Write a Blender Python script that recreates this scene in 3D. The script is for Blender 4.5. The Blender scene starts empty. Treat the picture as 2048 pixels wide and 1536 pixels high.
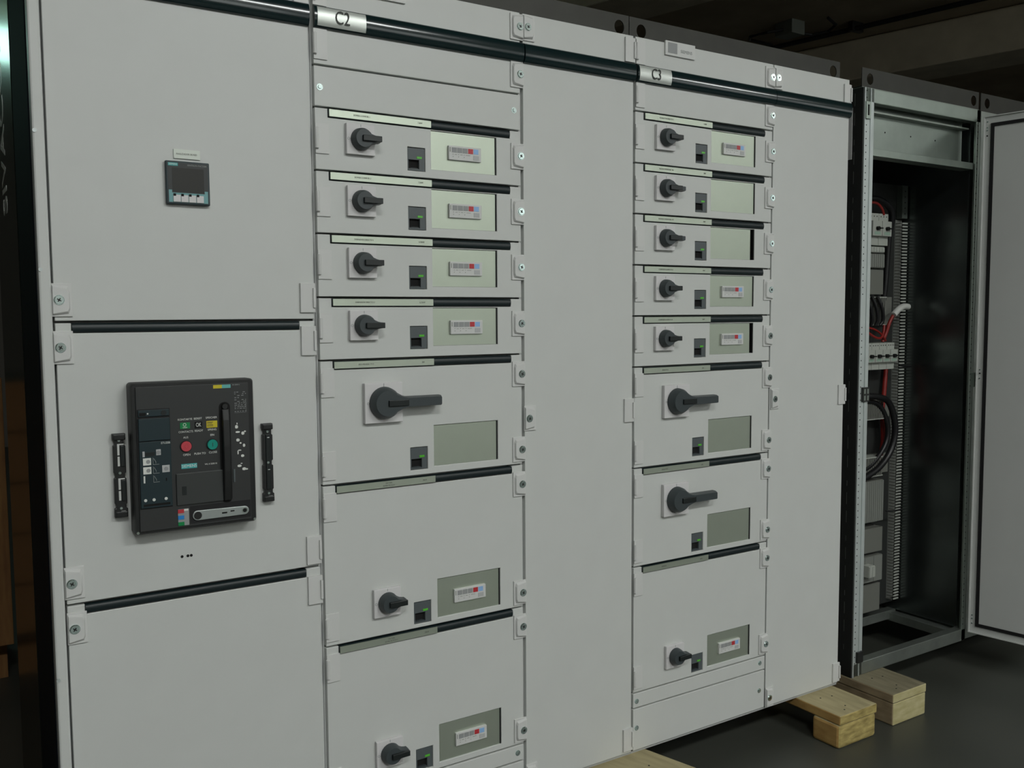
import bpy, bmesh, math, random
from mathutils import Vector, Matrix

random.seed(7)
scene = bpy.context.scene
C = scene.collection

# ------------------------------------------------------------------ camera, world, exposure
cam_data = bpy.data.cameras.new('camera')
cam_data.sensor_width = 36.0
cam_data.lens = 1849.18 / 2048.0 * 36.0
cam_data.clip_end = 200
cam = bpy.data.objects.new('camera', cam_data)
C.objects.link(cam)
cam.matrix_world = Matrix((
    (0.84127, 0.04575, -0.53867, -0.8256),
    (-0.54057, 0.05958, -0.83919, -2.1673),
    (-0.00630, 0.99717, 0.07485, 1.4998),
    (0, 0, 0, 1)))
scene.camera = cam

world = bpy.data.worlds.new('world')
world.use_nodes = True
world.node_tree.nodes['Background'].inputs[0].default_value = (0.9, 1.0, 0.93, 1)
world.node_tree.nodes['Background'].inputs[1].default_value = 0.0
scene.world = world

scene.view_settings.view_transform = 'Standard'
scene.view_settings.look = 'None'
scene.view_settings.gamma = 1.0
scene.view_settings.use_curve_mapping = False
scene.view_settings.exposure = 0.0
TUBE_POWER = 46.5          # emission of the ceiling luminaires' diffusers
DAYLIGHT = 1.8             # emission of the frosted hall windows behind the camera
LIGHT_COL = (0.97, 1.0, 0.975)
DAY_COL = (0.96, 1.0, 0.97)

# ------------------------------------------------------------------ materials
MATS = {}
def mat(name, col, rough=0.5, metal=0.0, var=0.0, vscale=40.0, bump=0.0, bscale=400.0, coat=0.0,
        emit=0.0, stretch=None, col2=None, spec=0.5, trans=0.0):
    if name in MATS:
        return MATS[name]
    m = bpy.data.materials.new(name)
    m.use_nodes = True
    nt = m.node_tree
    b = nt.nodes['Principled BSDF']
    b.inputs['Base Color'].default_value = (*col, 1)
    b.inputs['Roughness'].default_value = rough
    b.inputs['Metallic'].default_value = metal
    b.inputs['Specular IOR Level'].default_value = spec
    if trans:
        b.inputs['Transmission Weight'].default_value = trans
    if coat:
        b.inputs['Coat Weight'].default_value = coat
        b.inputs['Coat Roughness'].default_value = 0.08
    if emit:
        b.inputs['Emission Color'].default_value = (*col, 1)
        b.inputs['Emission Strength'].default_value = emit
    if var or col2 or bump:
        tc = nt.nodes.new('ShaderNodeTexCoord')
        mp = nt.nodes.new('ShaderNodeMapping')
        nt.links.new(tc.outputs['Object'], mp.inputs['Vector'])
        if stretch:
            mp.inputs['Scale'].default_value = stretch
    if var or col2:
        n = nt.nodes.new('ShaderNodeTexNoise')
        n.inputs['Scale'].default_value = vscale
        n.inputs['Detail'].default_value = 4
        nt.links.new(mp.outputs['Vector'], n.inputs['Vector'])
        r = nt.nodes.new('ShaderNodeValToRGB')
        c2 = col2 if col2 else tuple(min(1, c * (1 + var)) for c in col)
        c1 = col if col2 else tuple(c * (1 - var) for c in col)
        r.color_ramp.elements[0].position = 0.32
        r.color_ramp.elements[1].position = 0.68
        r.color_ramp.elements[0].color = (*c1, 1)
        r.color_ramp.elements[1].color = (*c2, 1)
        nt.links.new(n.outputs['Fac'], r.inputs['Fac'])
        nt.links.new(r.outputs['Color'], b.inputs['Base Color'])
    if bump:
        n2 = nt.nodes.new('ShaderNodeTexNoise')
        n2.inputs['Scale'].default_value = bscale
        nt.links.new(mp.outputs['Vector'], n2.inputs['Vector'])
        bp = nt.nodes.new('ShaderNodeBump')
        bp.inputs['Strength'].default_value = bump
        bp.inputs['Distance'].default_value = 0.001
        nt.links.new(n2.outputs['Fac'], bp.inputs['Height'])
        nt.links.new(bp.outputs['Normal'], b.inputs['Normal'])
    MATS[name] = m
    return m

PAINT = mat('grey_paint', (0.60, 0.615, 0.595), 0.42, var=0.012, vscale=9, bump=0.10, bscale=900)
PLASTIC = mat('grey_plastic', (0.63, 0.635, 0.62), 0.38)
PLATE_W = mat('white_grey_plastic', (0.66, 0.65, 0.65), 0.4)
FRAME_P = mat('frame_paint', (0.40, 0.41, 0.40), 0.5)
TEAL = mat('dark_teal_gloss', (0.004, 0.016, 0.018), 0.165, coat=0.25)
GRIP = mat('dark_teal_satin', (0.005, 0.013, 0.015), 0.42)
SATIN = mat('satin_aluminium', (0.50, 0.555, 0.465), 0.44, metal=0.85, var=0.015, vscale=20)
KNOB = mat('charcoal_plastic', (0.043, 0.054, 0.058), 0.45)
INSERT = mat('black_insert', (0.008, 0.012, 0.012), 0.4)
BLACK = mat('black_plastic', (0.010, 0.011, 0.011), 0.42, bump=0.15, bscale=1500)
BLACKG = mat('black_gloss', (0.006, 0.008, 0.010), 0.12)
RUBBER = mat('black_rubber', (0.006, 0.006, 0.007), 0.7)
GREYD = mat('slate_plastic', (0.085, 0.10, 0.105), 0.45)
ZINC = mat('zinc_screw', (0.72, 0.86, 0.84), 0.22, metal=1.0)
STEEL = mat('galvanised_steel', (0.34, 0.37, 0.34), 0.46, metal=0.9, var=0.10, vscale=14)
POSTM = mat('zinc_post', (0.58, 0.63, 0.62), 0.5, metal=0.55, var=0.05, vscale=14)
RAILM = mat('dull_zinc_rail', (0.040, 0.040, 0.034), 0.5, metal=0.35, var=0.10, vscale=12)
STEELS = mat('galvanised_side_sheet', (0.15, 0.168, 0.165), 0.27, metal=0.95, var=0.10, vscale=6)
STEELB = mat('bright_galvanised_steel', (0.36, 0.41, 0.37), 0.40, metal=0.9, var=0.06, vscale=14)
STEELD = mat('dark_steel', (0.05, 0.052, 0.05), 0.4, metal=0.6)
SIDE = mat('dark_side_panel', (0.005, 0.007, 0.011), 0.75, spec=0.15)
SIDE2 = mat('dark_green_side_panel', (0.006, 0.010, 0.008), 0.22, spec=0.4)
SILVER = mat('silver_lettering', (0.85, 0.88, 0.82), 0.35)
WHITE = mat('white_print', (0.72, 0.74, 0.70), 0.5)
GREYPR = mat('grey_print', (0.30, 0.32, 0.31), 0.5)
INK = mat('dark_ink', (0.03, 0.035, 0.03), 0.6)
INKL = mat('faint_ink', (0.22, 0.24, 0.20), 0.6)
PAPER = mat('label_paper', (0.72, 0.77, 0.70), 0.5)
RED = mat('red_plastic', (0.50, 0.035, 0.045), 0.4)
CRED = mat('coral_red_button', (0.55, 0.06, 0.08), 0.4)
BLUE = mat('light_blue_plastic', (0.28, 0.48, 0.78), 0.4)
BLUED = mat('blue_plastic', (0.02, 0.22, 0.60), 0.4)
TEALB = mat('teal_button', (0.0, 0.27, 0.21), 0.4)
GREEN = mat('green_flag', (0.0, 0.22, 0.06), 0.4)
LED = mat('green_lens', (0.10, 0.50, 0.04), 0.3)
YELLOW = mat('yellow_flag', (0.62, 0.52, 0.02), 0.5)
TEALL = mat('teal_print', (0.05, 0.42, 0.42), 0.5)
LCD = mat('lcd_glass', (0.022, 0.022, 0.019), 0.25, spec=0.2)
PETROL = mat('petrol_plastic', (0.010, 0.026, 0.032), 0.4)
DGREY = mat('dark_grey_plastic', (0.030, 0.032, 0.032), 0.42)
BTN = mat('button_grey', (0.30, 0.31, 0.31), 0.5)
ALU = mat('aluminium', (0.42, 0.46, 0.45), 0.4, metal=0.6, var=0.03, vscale=60)
DEVICE = mat('light_device_plastic', (0.42, 0.44, 0.40), 0.45)
DUCT = mat('grey_duct_plastic', (0.22, 0.23, 0.21), 0.5)
TERM = mat('terminal_grey', (0.17, 0.175, 0.155), 0.55)
WIRER = mat('red_wire', (0.24, 0.014, 0.010), 0.45)
WIREB = mat('black_wire', (0.008, 0.008, 0.009), 0.4)
CONDUIT = mat('white_conduit', (0.55, 0.56, 0.53), 0.5)
WOOD = mat('pale_timber', (0.46, 0.36, 0.15), 0.75, col2=(0.62, 0.50, 0.24), vscale=5, stretch=(6, 1.0, 14), bump=0.3, bscale=60)
WOODT = mat('weathered_timber', (0.33, 0.29, 0.17), 0.8, col2=(0.52, 0.45, 0.26), vscale=6, stretch=(5, 0.8, 10), bump=0.3, bscale=60)
CRATE = mat('brown_crate', (0.20, 0.09, 0.03), 0.8, col2=(0.30, 0.15, 0.05), vscale=6, stretch=(8, 8, 1))
HOLE = mat('dark_hole', (0.004, 0.004, 0.004), 0.9)
FLOOR = mat('painted_concrete', (0.046, 0.049, 0.041), 0.42, col2=(0.060, 0.063, 0.053), vscale=2.2, bump=0.06, bscale=90)
CEIL = mat('dark_concrete', (0.34, 0.28, 0.19), 0.9, var=0.12, vscale=2)
BEAM = mat('concrete_beam', (0.56, 0.50, 0.38), 0.9, var=0.10, vscale=3)
WALLM = mat('hall_wall', (0.16, 0.15, 0.13), 0.9)
GLOW = mat('luminaire_diffuser', LIGHT_COL, 0.5, emit=TUBE_POWER)
DAY = mat('frosted_daylight_pane', DAY_COL, 0.5, emit=DAYLIGHT)
DAYR = mat('rear_daylight_pane', (0.55, 1.0, 0.85), 0.5, emit=5.0)
HOUS = mat('luminaire_housing', (0.5, 0.5, 0.5), 0.5)

# ------------------------------------------------------------------ mesh helpers
class MB:
    """collects shapes in one bmesh"""
    def __init__(s):
        s.bm = bmesh.new()
    def box(s, x0, x1, y0, y1, z0, z1):
        vs = [s.bm.verts.new(p) for p in ((x0,y0,z0),(x1,y0,z0),(x1,y1,z0),(x0,y1,z0),(x0,y0,z1),(x1,y0,z1),(x1,y1,z1),(x0,y1,z1))]
        for f in ((0,3,2,1),(4,5,6,7),(0,1,5,4),(1,2,6,5),(2,3,7,6),(3,0,4,7)):
            s.bm.faces.new([vs[i] for i in f])
        return s
    def layers(s, outlines):
        """closed loft through equal-length outlines (lists of 3D points), capped"""
        rings = [[s.bm.verts.new(p) for p in o] for o in outlines]
        n = len(rings[0])
        for a, b in zip(rings, rings[1:]):
            for i in range(n):
                s.bm.faces.new((a[i], a[(i+1) % n], b[(i+1) % n], b[i]))
        s.bm.faces.new(list(reversed(rings[0])))
        s.bm.faces.new(rings[-1])
        return s
    def prism(s, pts, y0, y1):
        """outline in XZ extruded along Y"""
        return s.layers([[(x, y1, z) for x, z in pts], [(x, y0, z) for x, z in pts]])
    def prof_x(s, pts, x0, x1):
        """outline in YZ extruded along X"""
        return s.layers([[(x0, y, z) for y, z in pts], [(x1, y, z) for y, z in pts]])
    def cyl(s, cx, cz, r, y0, y1, n=24, r1=None):
        r1 = r if r1 is None else r1
        a = [(cx + r*math.cos(2*math.pi*i/n), y1, cz + r*math.sin(2*math.pi*i/n)) for i in range(n)]
        b = [(cx + r1*math.cos(2*math.pi*i/n), y0, cz + r1*math.sin(2*math.pi*i/n)) for i in range(n)]
        return s.layers([a, b])
    def cylz(s, cx, cy, r, z0, z1, n=12):
        a = [(cx + r*math.cos(2*math.pi*i/n), cy + r*math.sin(2*math.pi*i/n), z0) for i in range(n)]
        b = [(p[0], p[1], z1) for p in a]
        return s.layers([a, b])
    def tube(s, pts, r, n=8):
        P = [Vector(p) for p in pts]
        rings = []
        for i, p in enumerate(P):
            t = (P[min(i+1, len(P)-1)] - P[max(i-1, 0)]).normalized()
            u = t.cross(Vector((0.13, 0.91, 0.37))).normalized()
            v = t.cross(u)
            rings.append([tuple(p + r*(math.cos(2*math.pi*k/n)*u + math.sin(2*math.pi*k/n)*v)) for k in range(n)])
        return s.layers(rings)
    def panel(s, x0, x1, z0, z1, holes, y0, y1):
        """plate facing -Y with rectangular cut-outs (xa, xb, za, zb)"""
        xs = sorted({x0, x1, *[min(max(v, x0), x1) for h in holes for v in h[:2]]})
        zs = sorted({z0, z1, *[min(max(v, z0), z1) for h in holes for v in h[2:]]})
        nx, nz = len(xs)-1, len(zs)-1
        fill = [[not any(h[0] <= (xs[i]+xs[i+1])/2 <= h[1] and h[2] <= (zs[j]+zs[j+1])/2 <= h[3] for h in holes) for j in range(nz)] for i in range(nx)]
        V = {}
        def v(i, j, k):
            if (i, j, k) not in V:
                V[(i, j, k)] = s.bm.verts.new((xs[i], (y0, y1)[k], zs[j]))
            return V[(i, j, k)]
        full = lambda i, j: 0 <= i < nx and 0 <= j < nz and fill[i][j]
        for i in range(nx):
            for j in range(nz):
                if not fill[i][j]:
                    continue
                s.bm.faces.new((v(i,j,0), v(i+1,j,0), v(i+1,j+1,0), v(i,j+1,0)))
                s.bm.faces.new((v(i,j,1), v(i,j+1,1), v(i+1,j+1,1), v(i+1,j,1)))
                if not full(i-1, j): s.bm.faces.new((v(i,j,0), v(i,j+1,0), v(i,j+1,1), v(i,j,1)))
                if not full(i+1, j): s.bm.faces.new((v(i+1,j,0), v(i+1,j,1), v(i+1,j+1,1), v(i+1,j+1,0)))
                if not full(i, j-1): s.bm.faces.new((v(i,j,0), v(i,j,1), v(i+1,j,1), v(i+1,j,0)))
                if not full(i, j+1): s.bm.faces.new((v(i,j+1,0), v(i+1,j+1,0), v(i+1,j+1,1), v(i,j+1,1)))
        return s
    def mesh(s, name, smooth=None):
        bmesh.ops.recalc_face_normals(s.bm, faces=s.bm.faces[:])
        me = bpy.data.meshes.new(name)
        s.bm.to_mesh(me)
        s.bm.free()
        if smooth:
            me.shade_smooth()
            me.set_sharp_from_angle(angle=math.radians(smooth))
        return me

W = {}      # world position of every object's origin
def mk(name, me, m, parent=None, loc=None, bevel=0.0, seg=2, kind=None, label=None):
    """one mesh object; without loc the mesh is in world coordinates and gets its origin at its middle"""
    if isinstance(me, MB):
        me = me.mesh(name)
    if loc is None:
        xs = [v.co for v in me.vertices]
        c = Vector(((min(p.x for p in xs)+max(p.x for p in xs))/2, (min(p.y for p in xs)+max(p.y for p in xs))/2, (min(p.z for p in xs)+max(p.z for p in xs))/2))
        me.transform(Matrix.Translation(-c))
        loc = c
    loc = Vector(loc)
    if not me.materials:
        me.materials.append(m)
    o = bpy.data.objects.new(name, me)
    C.objects.link(o)
    W[o] = loc
    o.location = loc
    if parent:
        o.parent = parent
        o.location = loc - W[parent]
    if bevel:
        b = o.modifiers.new('bevel', 'BEVEL')
        b.width = bevel; b.segments = seg; b.limit_method = 'ANGLE'; b.angle_limit = math.radians(35)
        b.harden_normals = False
    if kind: o['kind'] = kind
    if label: o['label'] = label
    return o

def thing(name, label, cat, loc, group=None):
    o = bpy.data.objects.new(name, None)
    o.empty_display_size = 0.05
    C.objects.link(o)
    o.location = loc
    W[o] = Vector(loc)
    o['label'] = label; o['category'] = cat
    if group: o['group'] = group
    return o
def tag(o, label, cat, group=None):
    o['label'] = label; o['category'] = cat
    if group: o['group'] = group
    return o

TXT = {}
def text_mesh(s, size, xs=1.0, align='CENTER', depth=0.0003, bold=0.0):
    """flat lettering in the XZ plane, facing -Y, centred on its height"""
    key = (s, size, xs, align, bold)
    if key in TXT: return TXT[key]
    cu = bpy.data.curves.new('lettering', 'FONT')
    cu.body = s; cu.size = size; cu.align_x = align; cu.align_y = 'CENTER'
    cu.extrude = depth; cu.resolution_u = 3; cu.offset = bold
    t = bpy.data.objects.new('lettering', cu)
    me = bpy.data.meshes.new_from_object(t)
    bpy.data.objects.remove(t)
    me.transform(Matrix.Rotation(math.pi/2, 4, 'X') @ Matrix.Diagonal((xs, 1, 1, 1)))
    me.materials.clear()
    TXT[key] = me
    return me
def text(s, x, y, z, h, m, parent, xs=1.0, align='CENTER', bold=0.0, name='lettering'):
    """h is the capital height"""
    return mk(name, text_mesh(s, h / 0.70, xs, align, bold=bold), m, parent, (x, y, z))

# ------------------------------------------------------------------ the hall
def struct(name, mb, m, **k):
    o = mk(name, mb, m, **k); o['kind'] = 'structure'; return o
struct('floor', MB().box(-9, 18, -10.2, 10.2, -0.1, 0.0), FLOOR)
struct('ceiling', MB().box(-9, 18, -10.2, 10.2, 4.9, 5.0), CEIL)
RW = (-3.4, -0.9, 4.36, 4.87)          # high window in the rear wall
struct('wall_back', MB().panel(-9, 18, 0, 4.9, [RW], 10.0, 10.2), WALLM)
rw = struct('window_6', MB().panel(*RW, [(RW[0]+.06, -2.18, RW[2]+.06, RW[3]-.06), (-2.12, RW[1]-.06, RW[2]+.06, RW[3]-.06)], 10.06, 10.12), STEELD)
mk('pane', MB().box(RW[0]+.06, -2.18, 10.09, 10.1, RW[2]+.06, RW[3]-.06), DAYR, rw); mk('pane', MB().box(-2.12, RW[1]-.06, 10.09, 10.1, RW[2]+.06, RW[3]-.06), DAYR, rw)
struct('wall_left', MB().box(-9.2, -9, -10, 10, 0, 4.9), WALLM)
struct('wall_right', MB().box(18, 18.2, -10, 10, 0, 4.9), WALLM)
WIN = [(1.0 + 3.0*i, 1.0 + 3.0*i + 2.4, 2.2, 4.4) for i in range(5)]
struct('wall_front', MB().panel(-9, 18, 0, 4.9, WIN, -10.2, -10.0), WALLM)
for i, (a, b, c, d) in enumerate(WIN):
    fr = MB().panel(a, b, c, d, [(a+.06, a+.78, c+.06, d-.06), (a+.84, a+1.56, c+.06, d-.06), (a+1.62, b-.06, c+.06, d-.06)], -10.12, -10.06)
    w = struct('window_%d' % (i+1), fr, STEELD)
    for k in range(3):
        mk('pane', MB().box(a+.06+.78*k, a+.78+.78*k, -10.1, -10.09, c+.06, d-.06), DAY, w)
# ceiling beams, running roughly away from the row of cubicles
def beam(name, cx, cy, wdt, z0, z1, ln):
    d = Vector((-0.235, 0.972, 0)); n = Vector((0.972, 0.235, 0)); c = Vector((cx, cy, 0))
    q = [c + n*wdt/2*sx + d*ln/2*sy for sx, sy in ((-1,-1),(1,-1),(1,1),(-1,1))]
    return struct(name, MB().layers([[(p.x,p.y,z0) for p in q], [(p.x,p.y,z1) for p in q]]), BEAM, bevel=0.02)
beam('beam_1', 9.85, 4.1, 0.72, 4.4, 4.89, 9.0)
beam('beam_2', 5.2, 4.2, 0.72, 4.4, 4.89, 9.0)
# conduit and a junction box under the ceiling
con = thing('ceiling_conduit', 'dark electric conduit running under the hall ceiling above the cubicles', 'conduit', (8.6, 4.8, 4.8))
mk('pipe', MB().tube([(9.3, 1.5, 4.82), (8.87, 3.6, 4.82), (8.4, 5.94, 4.82), (8.0, 7.9, 4.82)], 0.030), STEELD, con)
mk('pipe', MB().tube([(9.4, 1.5, 4.85), (8.97, 3.6, 4.85), (8.5, 5.94, 4.85), (8.1, 7.9, 4.85)], 0.022), STEELD, con)
for t in (0.2, 0.55, 0.85):
    x, y = 9.3 - 1.3*t, 1.5 + 6.4*t
    mk('pipe_clip', MB().box(x-.06, x+.14, y-.03, y+.03, 4.79, 4.9), STEELD, con)
jb = thing('junction_box', 'small pale junction box beside the conduit on the hall ceiling', 'junction box', (7.96, 5.43, 4.8))
mk('housing', MB().box(7.85, 8.07, 5.30, 5.56, 4.74, 4.90), mat('junction_grey', (0.20, 0.22, 0.19), 0.6), jb, bevel=0.01)
mk('cable_loop', MB().tube([(8.07, 5.43, 4.80), (8.25, 5.35, 4.78), (8.36, 5.2, 4.80), (8.3, 5.05, 4.83), (8.1, 5.0, 4.86)], 0.018), STEELD, jb)
mk('cable_loop', MB().tube([(7.85, 5.43, 4.80), (7.72, 5.55, 4.78), (7.70, 5.8, 4.79), (7.9, 6.0, 4.83), (8.35, 6.05, 4.85)], 0.018), STEELD, jb)
# ceiling luminaires that light the hall (behind the photographer)
LUM = [(1.9, -4.6), (7.4, -6.0), (-1.4, -4.3), (1.0, -8.6)]
lum_house = MB().prof_x([(-.32,.10),(-.32,.05),(-.28,0),(.28,0),(.32,.05),(.32,.10)], -.78, .78).mesh('housing')
lum_diff = MB().box(-.75, .75, -.26, .26, -.02, -.001).mesh('diffuser')
lum_rod = MB().cylz(0, 0, .008, .10, .499, 8).mesh('rod')
for i, (x, y) in enumerate(LUM):
    where = ('opposite cubicle C3', 'past the open cubicle', 'past the breaker cubicle', 'facing cubicle C2')[i]
    row = 'over the aisle' if y > -7 else 'near the front wall'
    t = thing('ceiling_luminaire', 'suspended strip luminaire %s, %s' % (row, where), 'ceiling light', (x, y, 4.4), 'strip luminaires under the hall ceiling')
    mk('housing', lum_house, HOUS, t, (x, y, 4.4))
    mk('diffuser', lum_diff, GLOW, t, (x, y, 4.4))
    for s in (-.6, .6): mk('rod', lum_rod, STEELD, t, (x+s, y, 4.4))

# ------------------------------------------------------------------ shared fittings of the cubicles
Y0 = 0.0            # plane of the door faces
ZB, ZT = 0.127, 2.3215
def shared(fn, name, smooth=30):
    return fn(MB()).mesh(name, smooth)
def _latch(mb):     # rectangular lock plate, raised bevelled block to the right
    mb.box(-.020, .020, -.004, .0005, -.035, .035)
    o = [(-.013,-.029),(.019,-.033),(.019,.033),(-.013,.029),(-.016,.020),(-.016,-.020)]
    i = [(-.010,-.024),(.018,-.029),(.018,.029),(-.010,.024),(-.013,.017),(-.013,-.017)]
    return mb.layers([[(x,-.004,z) for x,z in o], [(x,-.0100,z) for x,z in i]])
LATCH = _latch(MB()).mesh('latch')
LATCH_L = LATCH.copy(); LATCH_L.transform(Matrix.Diagonal((-1,1,1,1))); LATCH_L.flip_normals()
def _screw(mb):
    mb.cyl(0, 0, .0108, -.0025, .002, 20)
    mb.cyl(0, 0, .0098, -.0040, -.0025, 20, r1=.0086)
    return mb
SCREW = shared(_screw, 'lock_screw')
SLOT = MB().box(-.0045, .0045, -.0047, -.0035, -.0012, .0012).box(-.0012, .0012, -.0047, -.0035, -.0045, .0045).mesh('screw_slot')
SLOT.transform(Matrix.Rotation(0.6, 4, 'Y'))
SMALL = MB().cyl(0, 0, .0085, -.0012, .0015, 20, r1=.0080).cyl(0, 0, .0052, -.0035, -.0012, 16, r1=.0042).mesh('panel_screw', 30)
def _hinge(mb):     # leaf with a raised knuckle on its left edge
    mb.box(-.017, .018, -.0035, .0005, -.036, .036)
    mb.cylz(-.0148, -.0052, .0050, -.0245, .0245, 12)
    mb.box(-.0168, -.0095, -.0042, -.0005, .0262, .0275); mb.box(-.0168, -.0095, -.0042, -.0005, -.0275, -.0262)
    return mb
HINGE = _hinge(MB()).mesh('hinge')
HINGE_W = MB().box(-.0185, .0185, -.006, .0005, -.0355, .0355).prism([(.0125,-.024),(.0185,-.024),(.0185,.024),(.0125,.024)], -.0105, -.006).mesh('hinge')

def latch(parent, x, z, left=False):
    mk('latch', LATCH_L if left else LATCH, PLASTIC, parent, (x, Y0, z), bevel=0.0008)
    sx = x - .006 if left else x + .007
    mk('lock_screw', SCREW, ZINC, parent, (sx, Y0-.0088, z), label='zinc plated lock screw')
    mk('screw_slot', SLOT, STEELD, parent, (sx, Y0-.0088, z))
def hinge(parent, x, z):
    mk('hinge', HINGE, PLASTIC, parent, (x, Y0, z), bevel=0.0008)
def hinge_wide(parent, x, z):
    mk('hinge', HINGE_W, PLASTIC, parent, (x, Y0, z), bevel=0.0008)

def teardrop(R, tip, hw, n=26):
    """outline in XZ: disc of radius R running out into an arm to the right, half-width hw"""
    a0 = math.asin(min(.98, hw*1.9/R))
    pts = []
    for i in range(n+1):
        a = a0 + (2*math.pi - 2*a0) * i / n
        pts.append((R*math.cos(a), R*math.sin(a)))
    xj = R*math.cos(a0)
    low = [(xj + (.30*R), -hw*1.30), (xj + .62*R if tip > xj+.62*R else tip-.002, -hw*1.04), (tip-.0015, -hw), (tip, -hw*.8)]
    up = [(x, -z) for x, z in reversed(low)]
    return pts + low + up
def sc(pts, f, fx=None): return [(x*f, z*f) for x, z in pts]
def handle_mesh(R, tip, hw, d0, d1):
    o = teardrop(R, tip, hw)
    inner = [(x*(.80 if x < R*.9 else .97), z*.78) for x, z in o]
    mid = [(x*(.94 if x < R*.9 else 1.0), z*.95) for x, z in o]
    mb = MB()
    mb.layers([[(x,-d0,z) for x,z in o], [(x,-(d0+(d1-d0)*.55),z) for x,z in mid], [(x,-d1,z) for x,z in inner]])
    mb.cyl(0, 0, R*.86, -d0, .0, 28)
    return mb.mesh('rotary_handle', 40)
H_SHORT = handle_mesh(.0275, .046, .0078, .012, .034)
H_LONG = handle_mesh(.0275, .062, .0080, .012, .034)
H_BIG = handle_mesh(.0415, .158, .0138, .014, .040)
I_SHORT = MB().box(-.006, .044, -.041, -.030, -.0070, .0070).mesh('grip_insert')
I_LONG = MB().box(-.006, .042, -.041, -.030, -.0070, .0070).mesh('grip_insert')
I_BIG = MB().box(.000, .056, -.045, -.036, -.0078, .0078).mesh('grip_insert')
SP_S = MB().box(-.038, .038, -.011, .0, -.0375, .0375).mesh('switch_plate')
SP_B = MB().box(-.0525, .0525, -.013, .0, -.0515, .0515).mesh('switch_plate')
MARK_I = MB().box(-.0006, .0006, -.0116, -.011, .030, .0365).mesh('position_mark')
def ring(r, w, y0, y1, n=18):
    mb = MB()
    for i in range(n):
        a, b = 2*math.pi*i/n, 2*math.pi*(i+1)/n
        q = [((r)*math.cos(a), r*math.sin(a)), (r*math.cos(b), r*math.sin(b)), ((r-w)*math.cos(b), (r-w)*math.sin(b)), ((r-w)*math.cos(a), (r-w)*math.sin(a))]
        mb.prism(q, y0, y1)
    return mb
MARK_O = ring(.0032, .0008, -.0116, -.011).mesh('position_mark')
def switch(door, x, z, kind):
    big = kind == 'big'
    mk('switch_plate', SP_B if big else SP_S, PLATE_W, door, (x, Y0, z), bevel=0.0015, label='pale square switch plate')
    s = 1.36 if big else 1.0
    o = mk('position_mark', MARK_I, GREYPR, door, (x, Y0-.002 if big else Y0, z)); o.scale = (s, 1, s)
    o = mk('position_mark', MARK_O, GREYPR, door, (x-.0325*s, Y0-.002 if big else Y0, z))
    mk('rotary_handle', {'short': H_SHORT, 'long': H_LONG, 'big': H_BIG}[kind], KNOB, door, (x, Y0, z), label='charcoal rotary switch handle turned to the side')
    mk('grip_insert', {'short': I_SHORT, 'long': I_LONG, 'big': I_BIG}[kind], INSERT, door, (x, Y0, z), bevel=0.0012)

IND_B = MB().panel(-.0243, .0246, -.0285, .0285, [(-.0215, .0090, -.0255, -.001)], .003, .014).mesh('socket_block')
IND_S = MB().box(-.0215, .0090, .011, .014, -.0255, -.001).mesh('socket_recess')
IND_C = MB().prism([(-.0210,-.0252),(.0085,-.0252),(.0085,-.0235),(.002,-.0218),(-.013,-.0218),(-.0210,-.0235)], .004, .011).mesh('socket_cover')
IND_L = MB().box(.002, .0165, .0018, .004, .002, .0075).mesh('status_light')
def indicator(door, x, z):
    mk('socket_block', IND_B, GREYD, door, (x, Y0, z))
    mk('socket_recess', IND_S, HOLE, door, (x, Y0, z))
    mk('socket_cover', IND_C, KNOB, door, (x, Y0, z))
    mk('status_light', IND_L, LED, door, (x, Y0, z), label='small green status light')
REL = MB().box(-.0495, .0495, -.004, .008, -.0185, .0185).mesh('control_module')
RB = MB().box(-.0073, .0073, -.0048, -.003, -.0064, .0064).mesh('module_button')
RBS = MB().box(-.0085, .0085, -.0048, -.003, -.0058, .0058).mesh('module_button')
dots = MB()
for i, x in enumerate((-.037, -.020, -.003)):
    for z in (-.0035, -.0095): dots.cyl(x, z, .0010, -.0046, -.0038, 8)
    dots.box(x+.005, x+(.012 if i != 2 else .018), -.0044, -.0038, -.0043, -.0032)
dots.box(-.0465, -.0445, -.0044, -.0038, .002, .014)
DOTS = dots.mesh('module_print')
def relay(door, x, z):
    mk('control_module', REL, PLASTIC, door, (x, Y0, z), bevel=0.0012, label='pale control module with push buttons')
    for i, dx in enumerate((-.0330, -.0165, .0000, .0165, .0330)):
        RBm = RB if i < 3 else (RB_R if i == 3 else RB_B)
        mk('module_button', RBm, (BTN, BTN, BTN, RED, BLUE)[i], door, (x+dx, Y0, z+.0075))
    mk('module_button', RBS, BTN2, door, (x+.0335, Y0, z-.0085))
    mk('module_print', DOTS, INKL, door, (x, Y0, z), kind='stuff')
RB_R = RB.copy(); RB_B = RB.copy()
BTN2 = mat('pale_button_grey', (0.46, 0.47, 0.47), 0.5)

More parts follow.
